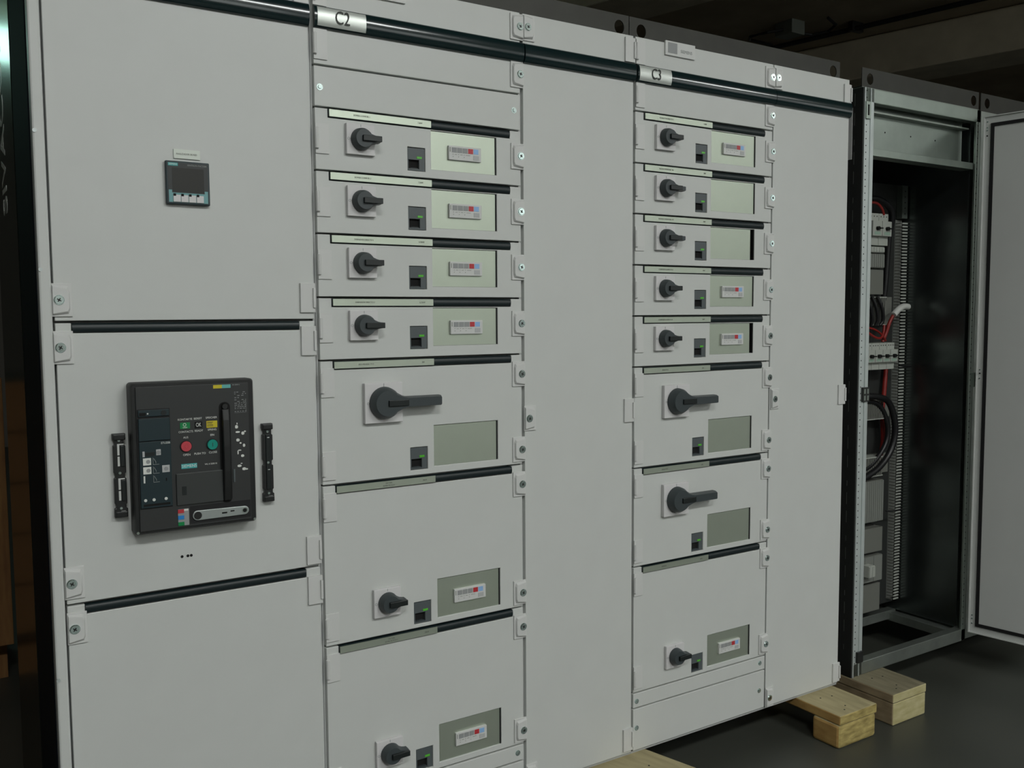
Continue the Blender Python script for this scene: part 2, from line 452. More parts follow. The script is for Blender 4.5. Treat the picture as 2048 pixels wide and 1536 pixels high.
def bar_profile(h, d, n=7):
    """YZ outline of a convex grip rail, bulging towards -Y"""
    pts = [(.010, 0), (.010, h)]
    for i in range(n+1):
        a = math.pi * i / n
        pts.append((.003 - d*math.sin(a)**.8, h/2 + h/2*math.cos(a)))
    return pts
def grip_bar(door, x0, x1, z0, z1):
    h = z1 - z0
    o = mk('grip_bar', MB().prof_x([(y, z0+z) for y, z in bar_profile(h, .006)], x0, x1).mesh('grip_bar', 50), GRIP, door, label='dark teal grip bar')
    return o
def door(cub, name, x0, x1, z0, z1, notch=None, holes=(), m=PAINT):
    """flat sheet door; notch = (xa, xb) of the grip channel cut into its upper edge"""
    hs = list(holes)
    if notch: hs.append((notch[0], notch[1], z1-.0215, z1+.01))
    d = mk(name, MB().panel(x0, x1, z0, z1, hs, Y0, Y0+.020), m, cub, bevel=0.0016)
    if notch: grip_bar(d, notch[0]+.0008, notch[1]-.0008, z1-.0205, z1-.0005)
    return d

def strip(d, X, z1, title, power, title2=None):
    """printed label strip in the left half of the grip channel"""
    xa, xb = X+.0400, X+.3180
    mk('label_strip', MB().box(xa, xb, Y0-.0058, Y0-.003, z1-.0185, z1-.0015), SATIN, d, label='pale printed label strip')
    zc, y = z1-.010, Y0-.0061
    if title2:
        text(title, xa+.142, y, zc+.0030, .0034, INKL, d, .85)
        text(title2, xa+.142, y, zc-.0034, .0034, INKL, d, .85)
    else:
        text(title, xa+.085, y, zc, .0042, INKL, d, .85)
    text(power, xa+.246, y, zc, .0042, INKL, d, .85)

def unit(cub, X, zt, zb, kind, title, power, title2=None, module=True, gap=0.0, handle='short'):
    """one compartment: hinged door with label, switch handle, socket, window plate, latches"""
    z0, z1 = zb+.0022, zt-.0022
    if kind == 'small':
        win = (X+.3200, X+.5200, zt-.1262, zt-.0260); ind = (X+.2775, zt-.1035); sw = (X+.1195, zt-.0700)
    elif kind == 'medium':
        win = (X+.3180, X+.5180, zt-.2905, zt-.1815); ind = (X+.2735, zt-.2660); sw = (X+.1690, zt-.1120)
    else:
        win = (X+.3230, X+.5220, zb+.0190, zb+.1245); ind = (X+.2775, zb+.0420); sw = (X+.1710, zb+.0900)
    ih = (ind[0]-.0255, ind[0]+.0255, ind[1]-.030, ind[1]+.030)
    d = door(cub, 'compartment_door', X+.005, X+.598, z0, z1, (X+.038, X+.563), [win, ih])
    mk('window_plate', MB().box(win[0]+.0004, win[1]-.0040-gap, Y0+.0030, Y0+.012, win[2]+.0006, win[3]-.0012), SATIN, d, label='satin metal plate behind the door window')
    mk('window_edge_shade', MB().box(win[1]-.0034, win[1]-.0002, Y0+.0012, Y0+.0160, win[2]+.0004, win[3]-.0004), RUBBER, d)  # black strip painted as shade on the right inner wall of the recess
    mk('window_recess', MB().box(win[0], win[1], Y0+.0165, Y0+.0195, win[2], win[3]), HOLE, d)
    mk('socket_backing', MB().box(*ih[:2], Y0+.0165, Y0+.0195, *ih[2:]), HOLE, d)
    strip(d, X, z1, title, power, title2)
    indicator(d, *ind)
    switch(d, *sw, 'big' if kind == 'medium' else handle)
    if module:
        relay(d, (win[0]+win[1])/2, (win[2]+win[3])/2 - .002)
    if kind == 'small':
        hinge(d, X+.0215, zt-.0755); latch(d, X+.5855, zt-.0700)
    else:
        hinge(d, X+.0215, zt-.0555); hinge(d, X+.0215, zb+.0490)
        latch(d, X+.5855, zt-.0550); latch(d, X+.5855, zb+.0440)
    return d

def blank(cub, X, zt, zb, screws):
    d = mk('blanking_panel', MB().panel(X+.005, X+.598, zb+.0022, zt-.0022, [], Y0, Y0+.015), PAINT, cub, bevel=0.0016)
    for x, z in screws: mk('panel_screw', SMALL, ZINC, d, (X+x, Y0, z))
    return d
BAR0, BAR1 = 2.188, 2.241
def top_bar(cub, x0, x1):
    n, h = 22, BAR1-BAR0
    pts = [(.0, BAR0), (.0, BAR1)]
    for i in range(n+1):
        a = math.pi*i/n
        pts.append((-.001 - .014*math.sin(a)**.75, BAR0 + h/2 + h/2*math.cos(a)))
    return mk('trim_rail', MB().prof_x(pts, x0, x1).mesh('trim_rail', 60), TEAL, cub, label='glossy dark teal trim rail')
def name_plate(cub, x0, x1, s):
    n, h = 8, BAR1-BAR0
    out, inn = [], []
    for i in range(n+1):
        a = math.pi*(.20 + .60*i/n)
        y, z = -.0020 - .0145*math.sin(a)**.75, BAR0 + h/2 + h/2*math.cos(a)*1.02
        out.append((y, z)); inn.append((y+.0009, z))
    p = mk('name_plate', MB().prof_x(out + inn[::-1], x0, x1).mesh('name_plate', 60), PAPER_M, cub, label='silver name plate reading %s' % s)
    text(s, (x0+x1)/2, Y0-.0178, BAR0 + h/2 + .000, .0310, INK, p, .74)
PAPER_M = mat('silver_label', (0.70, 0.74, 0.70), 0.4, metal=0.55)

def rail(cub, x0, x1):
    """galvanised lifting rail on top, with a round hole near each end"""
    cu = bpy.data.curves.new('rail', 'CURVE'); cu.dimensions = '2D'; cu.fill_mode = 'BOTH'; cu.extrude = .0015
    def spl(pts):
        s = cu.splines.new('POLY'); s.points.add(len(pts)-1); s.use_cyclic_u = True
        for p, q in zip(s.points, pts): p.co = (q[0], q[1], 0, 1)
    spl([(x0, 2.285), (x1, 2.285), (x1, 2.385), (x0, 2.385)])
    for cx in (x0+.046, x1-.036):
        spl([(cx + .0185*math.cos(2*math.pi*i/20), 2.348 + .0205*math.sin(2*math.pi*i/20)) for i in range(20)])
    t = bpy.data.objects.new('rail', cu); me = bpy.data.meshes.new_from_object(t); bpy.data.objects.remove(t)
    me.transform(Matrix.Translation((0, .025, 0)) @ Matrix.Rotation(math.pi/2, 4, 'X'))
    me.materials.clear()
    r = mk('lifting_rail', me, RAILM, cub, label='galvanised lifting rail with round holes')
    mk('rail_flange', MB().box(x0, x1, .0265, .110, 2.3185, 2.3215), RAILM, r)

def carcass(cub, x0, x1, m=FRAME_P, depth=.60):
    mk('carcass', MB().box(x0+.0005, x1-.0005, Y0+.030, depth, .118, 2.318), m, cub)
    mk('base_rail', MB().box(x0+.0005, x1-.0005, Y0+.006, Y0+.030, .1178, ZB-.003), m, cub)
def stile(cub, x0, x1):
    mk('frame_stile', MB().box(x0, x1, Y0+.0125, Y0+.0298, .128, 2.317), FRAME_L, cub)
FRAME_L = mat('stile_paint', (0.56, 0.57, 0.56), 0.5)

# ------------------------------------------------------------------ cubicle with the air circuit breaker
c1 = thing('switchgear_cubicle', 'light grey switchgear cubicle with three plain doors, a meter and a black circuit breaker', 'switchgear', (-.30, .3, .118))
carcass(c1, -.600, 0.0)
stile(c1, -.007, -.001)
XL, XR = -.580, -.0075
post = mk('corner_post', MB().panel(-.608, -.5845, .118, 2.3215, [], -.006, .03), PAINT, c1, bevel=0.004)
for z in (1.885, 1.60, .72, .30):
    mk('post_screw', MB().cyl(-.6035, z, .0042, -.0078, -.004, 12), POSTM, post)
da = door(c1, 'door', XL, XR, 1.4925, ZT)
db = door(c1, 'door', XL, XR, .8805, 1.4875, (-.549, -.0455), [(-.437, -.180, 1.027, 1.352)])
dc = door(c1, 'door', XL, XR, ZB, .8755, (-.545, -.0425))
latch(da, -.5655, 1.5365, True); latch(db, -.5665, 1.4360, True); latch(db, -.5640, .9270, True); latch(dc, -.5620, .8270, True)
hinge_wide(da, -.0245, 1.5435); hinge_wide(db, -.0245, 1.4395); hinge_wide(db, -.0225, .9210); hinge_wide(dc, -.0215, .8200)
latch(dc, -.5620, .20, True); hinge_wide(dc, -.0215, .20); latch(da, -.5655, 2.278, True); hinge_wide(da, -.0245, 2.275)
top_bar(c1, XL, XR)
for x in (-.3375, -.3245, -.3170):
    mk('door_hole', MB().cyl(x, .9505, .0033, -.0006, .001, 14), HOLE, db)
rail(c1, -.599, -.001)
# dark end walls on the outer side
mk('end_wall', MB().box(-.610, -.602, .030, .362, .118, 2.3215), SIDE, c1, bevel=0.003, label='dark glossy end wall')
ew = mk('end_wall', MB().box(-.611, -.602, .366, .980, .118, 2.3215), SIDE2, c1, bevel=0.003, label='dark glossy rear end wall with lettering')
mk('rear_carcass', MB().box(-.6005, -.0005, .602, .975, .118, 2.318), FRAME_P, c1)
tm = text_mesh('SIVACON', .18, 0.88, 'LEFT', bold=.0015).copy()
# lettering runs upwards, tops of the letters towards the rear
tm.transform(Matrix(((0, 1, 0, 0), (0, 0, 1, 0), (1, 0, 0, 0), (0, 0, 0, 1))))
zs = [v.co.z for v in tm.vertices]
tm.transform(Matrix.Diagonal((1, 1, .49/(max(zs)-min(zs)), 1)))
mk('lettering', tm, SILVER, ew, (-.6113, .672, 1.772))

# ------------------------------------------------------------------ cubicle C2
c2 = thing('switchgear_cubicle', 'light grey switchgear cubicle marked C2 with seven switch handles and a plain cable door', 'switchgear', (.50, .3, .118))
carcass(c2, 0.0, 1.004)
stile(c2, .0005, .0045); stile(c2, .5985, .6070)
G = [2.1032, 2.0040, 1.8531, 1.7007, 1.5450, 1.3893, 1.0773, .6660, .2616]
d = door(c2, 'door', .005, .598, G[0]+.0022, ZT)
hinge(d, .0215, 2.278); hinge(d, .0215, 2.152); latch(d, .5855, 2.2815); latch(d, .5855, 2.1545)
sg = mk('maker_sign', MB().box(.128, .250, -.006, 0, 2.284, 2.330), PLASTIC, d, bevel=.001)
top_bar(c2, .005, .603)
name_plate(c2, .012, .137, 'C2')
blank(c2, 0, G[0], G[1], [(.0190, 2.051), (.5775, 2.0575)])
unit(c2, 0, G[1], G[2], 'small', 'BOMBA COMPOR 1', '7,5kW')
unit(c2, 0, G[2], G[3], 'small', 'BOMBA COMPOR 2', '7,5kW')
unit(c2, 0, G[3], G[4], 'small', 'DISIPADOR DIRECTO 1', '0,75kW')
unit(c2, 0, G[4], G[5], 'small', 'DISIPADOR DIRECTO 2', '0,75kW')
unit(c2, 0, G[5], G[6], 'medium', 'RED MEDIDA TF12', '30A', module=False)
unit(c2, 0, G[6], G[7], 'large', 'UNI TURB', '30kW', 'BOMBA DE AGUA')
unit(c2, 0, G[7], G[8], 'large', 'UNI TURB', '30kW', 'BOMBA DE AGUA 2')
blank(c2, 0, G[8], .2120, [(.0190, .236), (.5775, .238)])
blank(c2, 0, .2120, ZB-.002, [(.0190, .180), (.5775, .182)])
cd = door(c2, 'cable_door', .6075, 1.0015, ZB, ZT)
top_bar(c2, .6075, 1.0015)
latch(cd, .6245, 2.2840, True); latch(cd, .6235, 1.2070, True); latch(cd, .6240, .160, True)
for z in (2.278, 1.2070, .172): hinge_wide(cd, .9855, z)
rail(c2, .001, 1.0025)

# ------------------------------------------------------------------ cubicle C3
c3 = thing('switchgear_cubicle', 'light grey switchgear cubicle marked C3 with eight switch handles, beside the open cubicle', 'switchgear', (1.50, .3, .118))
carcass(c3, 1.004, 1.998)
stile(c3, 1.0045, 1.0090); stile(c3, 1.6050, 1.6080)
X3 = 1.0045
H = [2.1051, 1.9526, 1.8015, 1.6477, 1.4930, 1.3372, 1.0247, .7150, .3129, .2629]
d = door(c3, 'door', X3+.005, X3+.600, H[0]+.0022, ZT)
hinge(d, X3+.0225, 2.278); hinge(d, X3+.0225, 2.152); latch(d, X3+.5805, 2.2760); latch(d, X3+.5820, 2.1520)
sg = mk('maker_sign', MB().box(1.123, 1.245, -.006, 0, 2.284, 2.327), PLASTIC, d, bevel=.001)
mk('sign_square', MB().box(1.133, 1.170, -.0066, -.005, 2.291, 2.322), BTN, d)
text('SIEMENS', 1.208, -.0064, 2.301, .0095, GREYPR, d, .95)
top_bar(c3, X3+.005, 1.6065)
name_plate(c3, X3+.010, X3+.136, 'C3')
unit(c3, X3, H[0], H[1], 'small', 'EXTRACTOR DIRECTO 1', '1,1kW')
unit(c3, X3, H[1], H[2], 'small', 'VALVULA MONORAIL TF1', '1kW', module=False, handle='long')
unit(c3, X3, H[2], H[3], 'small', 'VALVULA 2 MONORAIL TF2', '1kW', module=False, gap=.013, handle='long')
unit(c3, X3, H[3], H[4], 'small', 'COMPUERTA ALIVIO TF A', '1kW')
unit(c3, X3, H[4], H[5], 'small', 'COMPUERTA ALIVIO TF B', '1kW', gap=.011)
unit(c3, X3, H[5], H[6], 'medium', 'GRUA TF A', '63A', module=False)
unit(c3, X3, H[6], H[7], 'medium', 'GRUA TF B', '63A', module=False)
unit(c3, X3, H[7], H[8], 'large', 'RESERVA', '4kW')
blank(c3, X3, H[8], H[9], [(.0190, .2855), (.5740, .2900)])
blank(c3, X3, H[9], ZB-.002, [(.0190, .1990), (.5725, .1925)])
cd = door(c3, 'cable_door', 1.6085, 1.9960, ZB, ZT)
top_bar(c3, 1.6085, 1.9960)
latch(cd, 1.6260, 2.2780, True); latch(cd, 1.6310, 1.2070, True); latch(cd, 1.6260, .160, True)
for z in (2.268, 1.2040, .170): hinge_wide(cd, 1.9820, z)
rail(c3, 1.0055, 1.972)

# ------------------------------------------------------------------ power meter and its label
pm = thing('power_meter', 'square dark panel meter with a blank display and four keys on the upper door', 'meter', (-.300, -.01, 1.748))
mx, mz, mh = -.3000, 1.7975, .0475
mk('bezel', MB().box(mx-mh, mx+mh, -.012, 0, mz-mh, mz+mh), PETROL, pm, bevel=0.002)
mk('face', MB().box(mx-mh+.004, mx+mh-.004, -.0128, -.011, mz-mh+.004, mz+mh-.004), INSERT, pm)
mk('screen', MB().box(mx-.0345, mx+.0345, -.0132, -.012, mz-.0205, mz+.0325), LCD, pm, label='blank dark display')
tr = MB().prism([(-.0425,-.0435),(.0425,-.0435),(.0425,-.0165),(.0355,-.0165),(.0355,-.0225),(-.0355,-.0225),(-.0355,-.0165),(-.0425,-.0165)], -.0005, 0)
TRIM = tr.mesh('key_surround'); mk('key_surround', TRIM, mat('teal_grey_print', (0.16, 0.36, 0.37), 0.5), pm, (mx, -.0128, mz))
for i in range(4):
    x = mx - .0335 + .0168*i
    k = mk('key', MB().box(x, x+.0158, -.0152, -.0125, mz-.0428, mz-.0268), PLATE_W, pm, bevel=0.0008)
    mk('key_mark', MB().box(x+.0002, x+.0058, -.0156, -.0150, mz-.0300, mz-.0245), HOLE, k)
lg = mk('maker_badge', MB().box(mx-.0425, mx-.0215, -.0134, -.0125, mz+.0365, mz+.0430), TEALL, pm)
text('SIEMENS', mx-.0320, -.0137, mz+.0397, .0036, WHITE, lg, .95)
text('SENTRON PAC3200', mx+.0200, -.0131, mz+.0392, .0036, GREYPR, pm, .95)
lb = tag(mk('engraved_label', MB().box(-.3275, -.2700, -.0035, 0, 1.8520, 1.8725), PAPER, bevel=0.0006), 'small pale label plate above the square panel meter', 'label')
text('ANALIZADOR DE RED', -.2995, -.0038, 1.8622, .0040, INKL, lb, .8)

# ------------------------------------------------------------------ air circuit breaker
def fx(x): return x*.979 - .0173
def fz(z): return z*.979 + .0315
acb = thing('air_circuit_breaker', 'large black air circuit breaker with red and green push buttons set in the middle door', 'circuit breaker', (-.3015, 0, 1.010))
YF = -.042
def rr(x0, x1, z0, z1, r, n=4):
    p = []
    for cx, cz, a0 in ((x1-r, z1-r, 0), (x0+r, z1-r, 90), (x0+r, z0+r, 180), (x1-r, z0+r, 270)):
        for i in range(n+1):
            a = math.radians(a0 + 90*i/n); p.append((cx + r*math.cos(a), cz + r*math.sin(a)))
    return p
A0, A1, B0, B1 = -.4440, -.1744, 1.0205, 1.3565
mb = MB()
o1 = rr(A0, A1, B0, B1, .008); o2 = rr(A0+.003, A1-.003, B0+.003, B1-.003, .007)
mb.layers([[(x, 0, z) for x, z in o1], [(x, -.036, z) for x, z in o1], [(x, YF, z) for x, z in o2]])
mk('surround', mb.mesh('surround', 40), BLACK, acb)
def P(name, x0, x1, z0, z1, m, d=.001, parent=None, bev=0.0, base=0.0, label=None):
    return mk(name, MB().box(fx(x0), fx(x1), YF-base-d, YF-base+.001, fz(z0), fz(z1)), m, parent or acb, bevel=bev, label=label)
front = P('front_panel', -.4255, -.1745, 1.0185, 1.3440, DGREY, .003, bev=.001)
b3 = .003
# trip unit on the left
etu = P('trip_unit', -.4238, -.3540, 1.0695, 1.2945, RUBBER, .001, base=b3)
P('trip_unit_cap', -.4220, -.3560, 1.2780, 1.2925, PETROL, .004, etu, .0006, b3)
P('trip_unit_cover', -.4225, -.3555, 1.2235, 1.2735, PETROL, .006, etu, .0008, b3)
P('trip_unit_face', -.4225, -.3545, 1.0720, 1.2215, PETROL, .004, etu, .0006, b3)
bb = b3 + .004
P('slide_switch', -.4200, -.4060, 1.2800, 1.2870, HOLE, .0006, etu, base=bb)
P('reset_mark', -.4035, -.4005, 1.2830, 1.2860, WHITE, .0006, etu, base=bb)
mk('seal_disc', MB().cyl(fx(-.3680), fz(1.2850), .0065, YF-bb-.001, YF-bb, 6), INSERT, etu)
text('ETU25B', fx(-.3660), YF-bb-.0004, fz(1.2165), .0045, WHITE, etu, .9)
for x0, x1, z0, z1, m in ((-.4160,-.4115,1.1880,1.2005,BTN2),(-.4105,-.3900,1.1895,1.1980,INSERT),(-.3870,-.3770,1.1900,1.2030,BTN2),
                          (-.4155,-.3985,1.1690,1.1850,WHITE),(-.4155,-.3985,1.1490,1.1650,WHITE),(-.3750,-.3590,1.1500,1.1660,BTN2),
                          (-.4155,-.4120,1.1290,1.1450,WHITE),(-.3680,-.3655,1.1300,1.1370,HOLE)):
    P('dial_plate', x0, x1, z0, z1, m, .0008, etu, base=bb)
for x, z in ((-.4045,1.1770),(-.4045,1.1570),(-.3665,1.1580),(-.3820,1.1965)):
    mk('dial', MB().cyl(fx(x), fz(z), .0042, YF-bb-.0022, YF-bb, 14), BTN, etu)
for z in (1.169, 1.149, 1.129):
    c = MB()
    c.box(fx(-.3945), fx(-.3938), YF-bb-.0006, YF-bb, fz(z), fz(z+.016)); c.box(fx(-.3945), fx(-.3810), YF-bb-.0006, YF-bb, fz(z), fz(z+.0008))
    c.prism([(fx(-.3930), fz(z+.0140)), (fx(-.3922), fz(z+.0145)), (fx(-.3880), fz(z+.007)), (fx(-.3888), fz(z+.0065))], YF-bb-.0006, YF-bb)
    c.box(fx(-.3885), fx(-.3878), YF-bb-.0006, YF-bb, fz(z+.003), fz(z+.007))
    mk('curve_print', c, GREYPR, etu)
for x in (-.4130, -.3950, -.3690):
    mk('jack', MB().cyl(fx(x), fz(1.0900), .0033, YF-bb-.002, YF-bb, 14), WHITE, etu)
P('lower_slot', -.4170, -.3600, 1.0760, 1.0810, HOLE, .0006, etu, base=bb)
# control field in the middle
text('KONTAKTE', fx(-.3210), YF-b3-.0004, fz(1.2660), .0044, WHITE, front, .95)
text('BEREIT', fx(-.2925), YF-b3-.0004, fz(1.2662), .0044, WHITE, front, .95)
text('SPEICHER', fx(-.2620), YF-b3-.0004, fz(1.2665), .0044, WHITE, front, .95)
text('CONTACTS', fx(-.3200), YF-b3-.0004, fz(1.2375), .0044, WHITE, front, .95)
text('READY', fx(-.2910), YF-b3-.0004, fz(1.2380), .0044, WHITE, front, .95)
text('SPRING', fx(-.2610), YF-b3-.0004, fz(1.2385), .0044, WHITE, front, .95)
text('AUS', fx(-.3205), YF-b3-.0004, fz(1.2245), .0044, WHITE, front, .95)
text('EIN', fx(-.2610), YF-b3-.0004, fz(1.2260), .0044, WHITE, front, .95)
text('OPEN', fx(-.3195), YF-b3-.0004, fz(1.1845), .0046, WHITE, front, .95)
text('PUSH TO', fx(-.2900), YF-b3-.0004, fz(1.1850), .0046, WHITE, front, .95)
text('CLOSE', fx(-.2605), YF-b3-.0004, fz(1.1855), .0046, WHITE, front, .95)
text('WL II 3200 N', fx(-.2660), YF-b3-.0004, fz(1.1590), .0036, WHITE, front, .95)
gf = P('contact_flag', -.3325, -.3105, 1.2450, 1.2590, GREEN, .0012, base=b3, label='green contact position flag')
mk('flag_ring', ring(.0036, .0010, -.0002, .0003).mesh('flag_ring'), WHITE, gf, (fx(-.3225), YF-b3-.0013, fz(1.2540)))
text('OPEN', fx(-.3220), YF-b3-.0015, fz(1.2475), .0028, WHITE, gf, .95)
rf = P('ready_flag', -.3000, -.2830, 1.2440, 1.2590, HOLE, .0008, base=b3)
text('OK', fx(-.2915), YF-b3-.0011, fz(1.2515), .0090, WHITE, rf, .62)
yf = P('spring_flag', -.2735, -.2490, 1.2435, 1.2590, YELLOW, .0012, base=b3, label='yellow spring charge flag')
for z, w in ((1.2560, .0140), (1.2535, .0120), (1.2500, .0140), (1.2470, .0140)):
    mk('flag_print', MB().box(fx(-.2725), fx(-.2725+w), YF-b3-.0015, YF-b3-.0010, fz(z-.0005), fz(z+.0007)), INK, yf)
def push(x, z, m, nm, lab):
    b = mk(nm, MB().cyl(fx(x), fz(z), .0118, YF-b3-.005, YF-b3, 32, r1=.0112).mesh(nm, 40), m, acb, label=lab)
    mk('button_collar', ring(.0132, .0012, YF-b3-.0022, YF-b3, 32).mesh('button_collar').copy(), RUBBER, b, (fx(x), 0, fz(z)))
    return b
ro = push(-.3208, 1.2045, CRED, 'push_button', 'red push button')
mk('button_mark', ring(.0044, .0008, -.0004, .0002).mesh('button_mark'), RED, ro, (fx(-.3208), YF-b3-.0052, fz(1.2045)))
gn = push(-.2617, 1.2040, TEALB, 'push_button', 'teal green push button')
mk('button_mark', MB().box(-.0006, .0006, -.0004, .0002, -.0045, .0045), INK, gn, (fx(-.2617), YF-b3-.0052, fz(1.2040)))
bd = P('maker_badge', -.3325, -.2975, 1.1530, 1.1640, TEALL, .0008, base=b3)
text('SIEMENS', fx(-.3150), YF-b3-.0011, fz(1.1585), .0064, WHITE, bd, .98)
yl = P('yellow_label', -.2557, -.2357, 1.3335, 1.3415, YELLOW, .0006, base=b3); P('teal_label', -.2357, -.2157, 1.3335, 1.3415, mat('pale_teal_print', (0.13, 0.46, 0.44), 0.5), .0006, base=b3)
P('lower_cover', -.3450, -.2400, 1.0700, 1.1430, mat('mid_dark_plastic', (0.040, 0.044, 0.043), 0.4), .004, bev=.001, base=b3)
P('cover_cutout', -.3335, -.3235, 1.0930, 1.1130, INSERT, .0008, base=b3+.004)
# charging lever in its slot
mk('lever_slot', MB().prism([(fx(x), fz(z)) for x, z in rr(-.2440, -.2185, 1.0640, 1.3010, .0118)], YF-b3-.001, YF-b3+.001), HOLE, acb)
lv = MB()
prof = [(1.2850, .010), (1.2600, .014), (1.2000, .016), (1.1400, .015), (1.1000, .012), (1.0700, .008)]
lv.layers([[(fx(-.2405), YF-b3, fz(z)), (fx(-.2225), YF-b3, fz(z)), (fx(-.2235), YF-b3-dd, fz(z)), (fx(-.2395), YF-b3-dd, fz(z))] for z, dd in prof])
mk('charging_lever', lv, BLACK, acb, bevel=0.002, label='black charging lever')
mk('lever_pivot', MB().cyl(fx(-.2313), fz(1.2910), .0090, YF-b3-.006, YF-b3, 20, r1=.006).mesh('lever_pivot', 40), BLACK, acb)
P('side_rib', -.2150, -.2110, 1.1110, 1.1420, GREYD, .003, base=b3)
# printed data table and pictograms
pt = MB()
random.seed(3)
for i, z in enumerate([1.3225, 1.3185, 1.3145, 1.3095, 1.3045, 1.3005, 1.2965, 1.2920, 1.2880, 1.2840, 1.2770]):
    x = -.2075
    while x < -.1815:
        w = random.uniform(.002, .006)
        if random.random() < .72: pt.box(fx(x), fx(min(x+w, -.1800)), YF-b3-.0005, YF-b3, fz(z-.0006), fz(z+.0007))
        x += w + random.uniform(.001, .004)
pt.box(fx(-.2080), fx(-.1800), YF-b3-.0005, YF-b3, fz(1.2742), fz(1.2746))
pt.box(fx(-.1812), fx(-.1807), YF-b3-.0005, YF-b3, fz(1.2770), fz(1.2965))
mk('data_table_print', pt, GREYPR, acb, kind='stuff')
text('IEC 60947-2', fx(-.2030), YF-b3-.0004, fz(1.3400), .0026, GREYPR, front, .9)
pg = MB()
for x, z, w, h in ((-.2045,1.2410,.0075,.0085),(-.2030,1.2485,.0025,.0050),(-.2020,1.2285,.0110,.0045),(-.1900,1.2250,.0075,.0080),(-.1850,1.2290,.0050,.0040),
                   (-.2020,1.2095,.0085,.0075),(-.1960,1.2020,.0050,.0040),(-.1880,1.1960,.0060,.0080),(-.2025,1.1800,.0030,.0100),(-.1985,1.1850,.0080,.0030),(-.1920,1.1715,.0080,.0065),
                   (-.2000,1.1480,.0100,.0060),(-.1890,1.1400,.0100,.0070),(-.1830,1.1390,.0060,.0040),(-.1950,1.1535,.0050,.0020)):
    n = 8
    pg.prism([(fx(x + w/2*math.cos(2*math.pi*k/n)*(1+.2*math.sin(3*k))), fz(z + h/2*math.sin(2*math.pi*k/n))) for k in range(n)], YF-b3-.0005, YF-b3)
mk('pictogram_print', pg, WHITE, acb, kind='stuff')
# position indicator and crank key at the bottom
pi = P('position_indicator', -.3435, -.3190, 1.0225, 1.0605, BTN, .0010, base=b3)
P('position_flag', -.3435, -.3300, 1.0515, 1.0600, RED, .0008, pi, base=b3+.001); P('position_flag', -.3435, -.3300, 1.0370, 1.0460, BLUED, .0008, pi, base=b3+.001)
P('position_flag', -.3435, -.3300, 1.0225, 1.0310, GREEN, .0008, pi, base=b3+.001); P('position_flag', -.3300, -.3205, 1.0560, 1.0605, WHITE, .0008, pi, base=b3+.001)
P('key_tray', -.3165, -.1765, 1.0240, 1.0650, RUBBER, .0005, base=b3)
ck = MB()
kp = []
for i in range(11):
    a = math.pi/2 + math.pi*i/10; kp.append((fx(-.3000)+.0112*math.cos(a), fz(1.0420)+.0112*math.sin(a)))
for i in range(11):
    a = -math.pi/2 + math.pi*i/10; kp.append((fx(-.1915)+.0098*math.cos(a), fz(1.0415)+.0098*math.sin(a)))
ck.prism(kp, YF-b3-.004, YF-b3)
key = mk('crank_key', ck, ALU, acb, bevel=0.001, label='flat aluminium crank key')
mk('key_hole', MB().cyl(fx(-.3000), fz(1.0420), .0088, YF-b3-.0046, YF-b3-.003, 24), BLACK, key)
mk('key_hole', MB().cyl(fx(-.1915), fz(1.0415), .0045, YF-b3-.0046, YF-b3-.003, 20), HOLE, key)
mk('key_collar', ring(.0066, .0016, YF-b3-.0052, YF-b3-.003).mesh('key_collar'), STEELB, key, (fx(-.1915), 0, fz(1.0415)))
P('key_slot', -.2450, -.2330, 1.0395, 1.0430, HOLE, .0006, key, base=b3+.004); P('key_slot', -.2250, -.2160, 1.0420, 1.0450, HOLE, .0006, key, base=b3+.004)
for x in (-.4380, -.1800):
    mk('frame_screw', MB().cyl(x, 1.0265, .003, YF-.0008, YF+.001, 12), STEELB, acb)

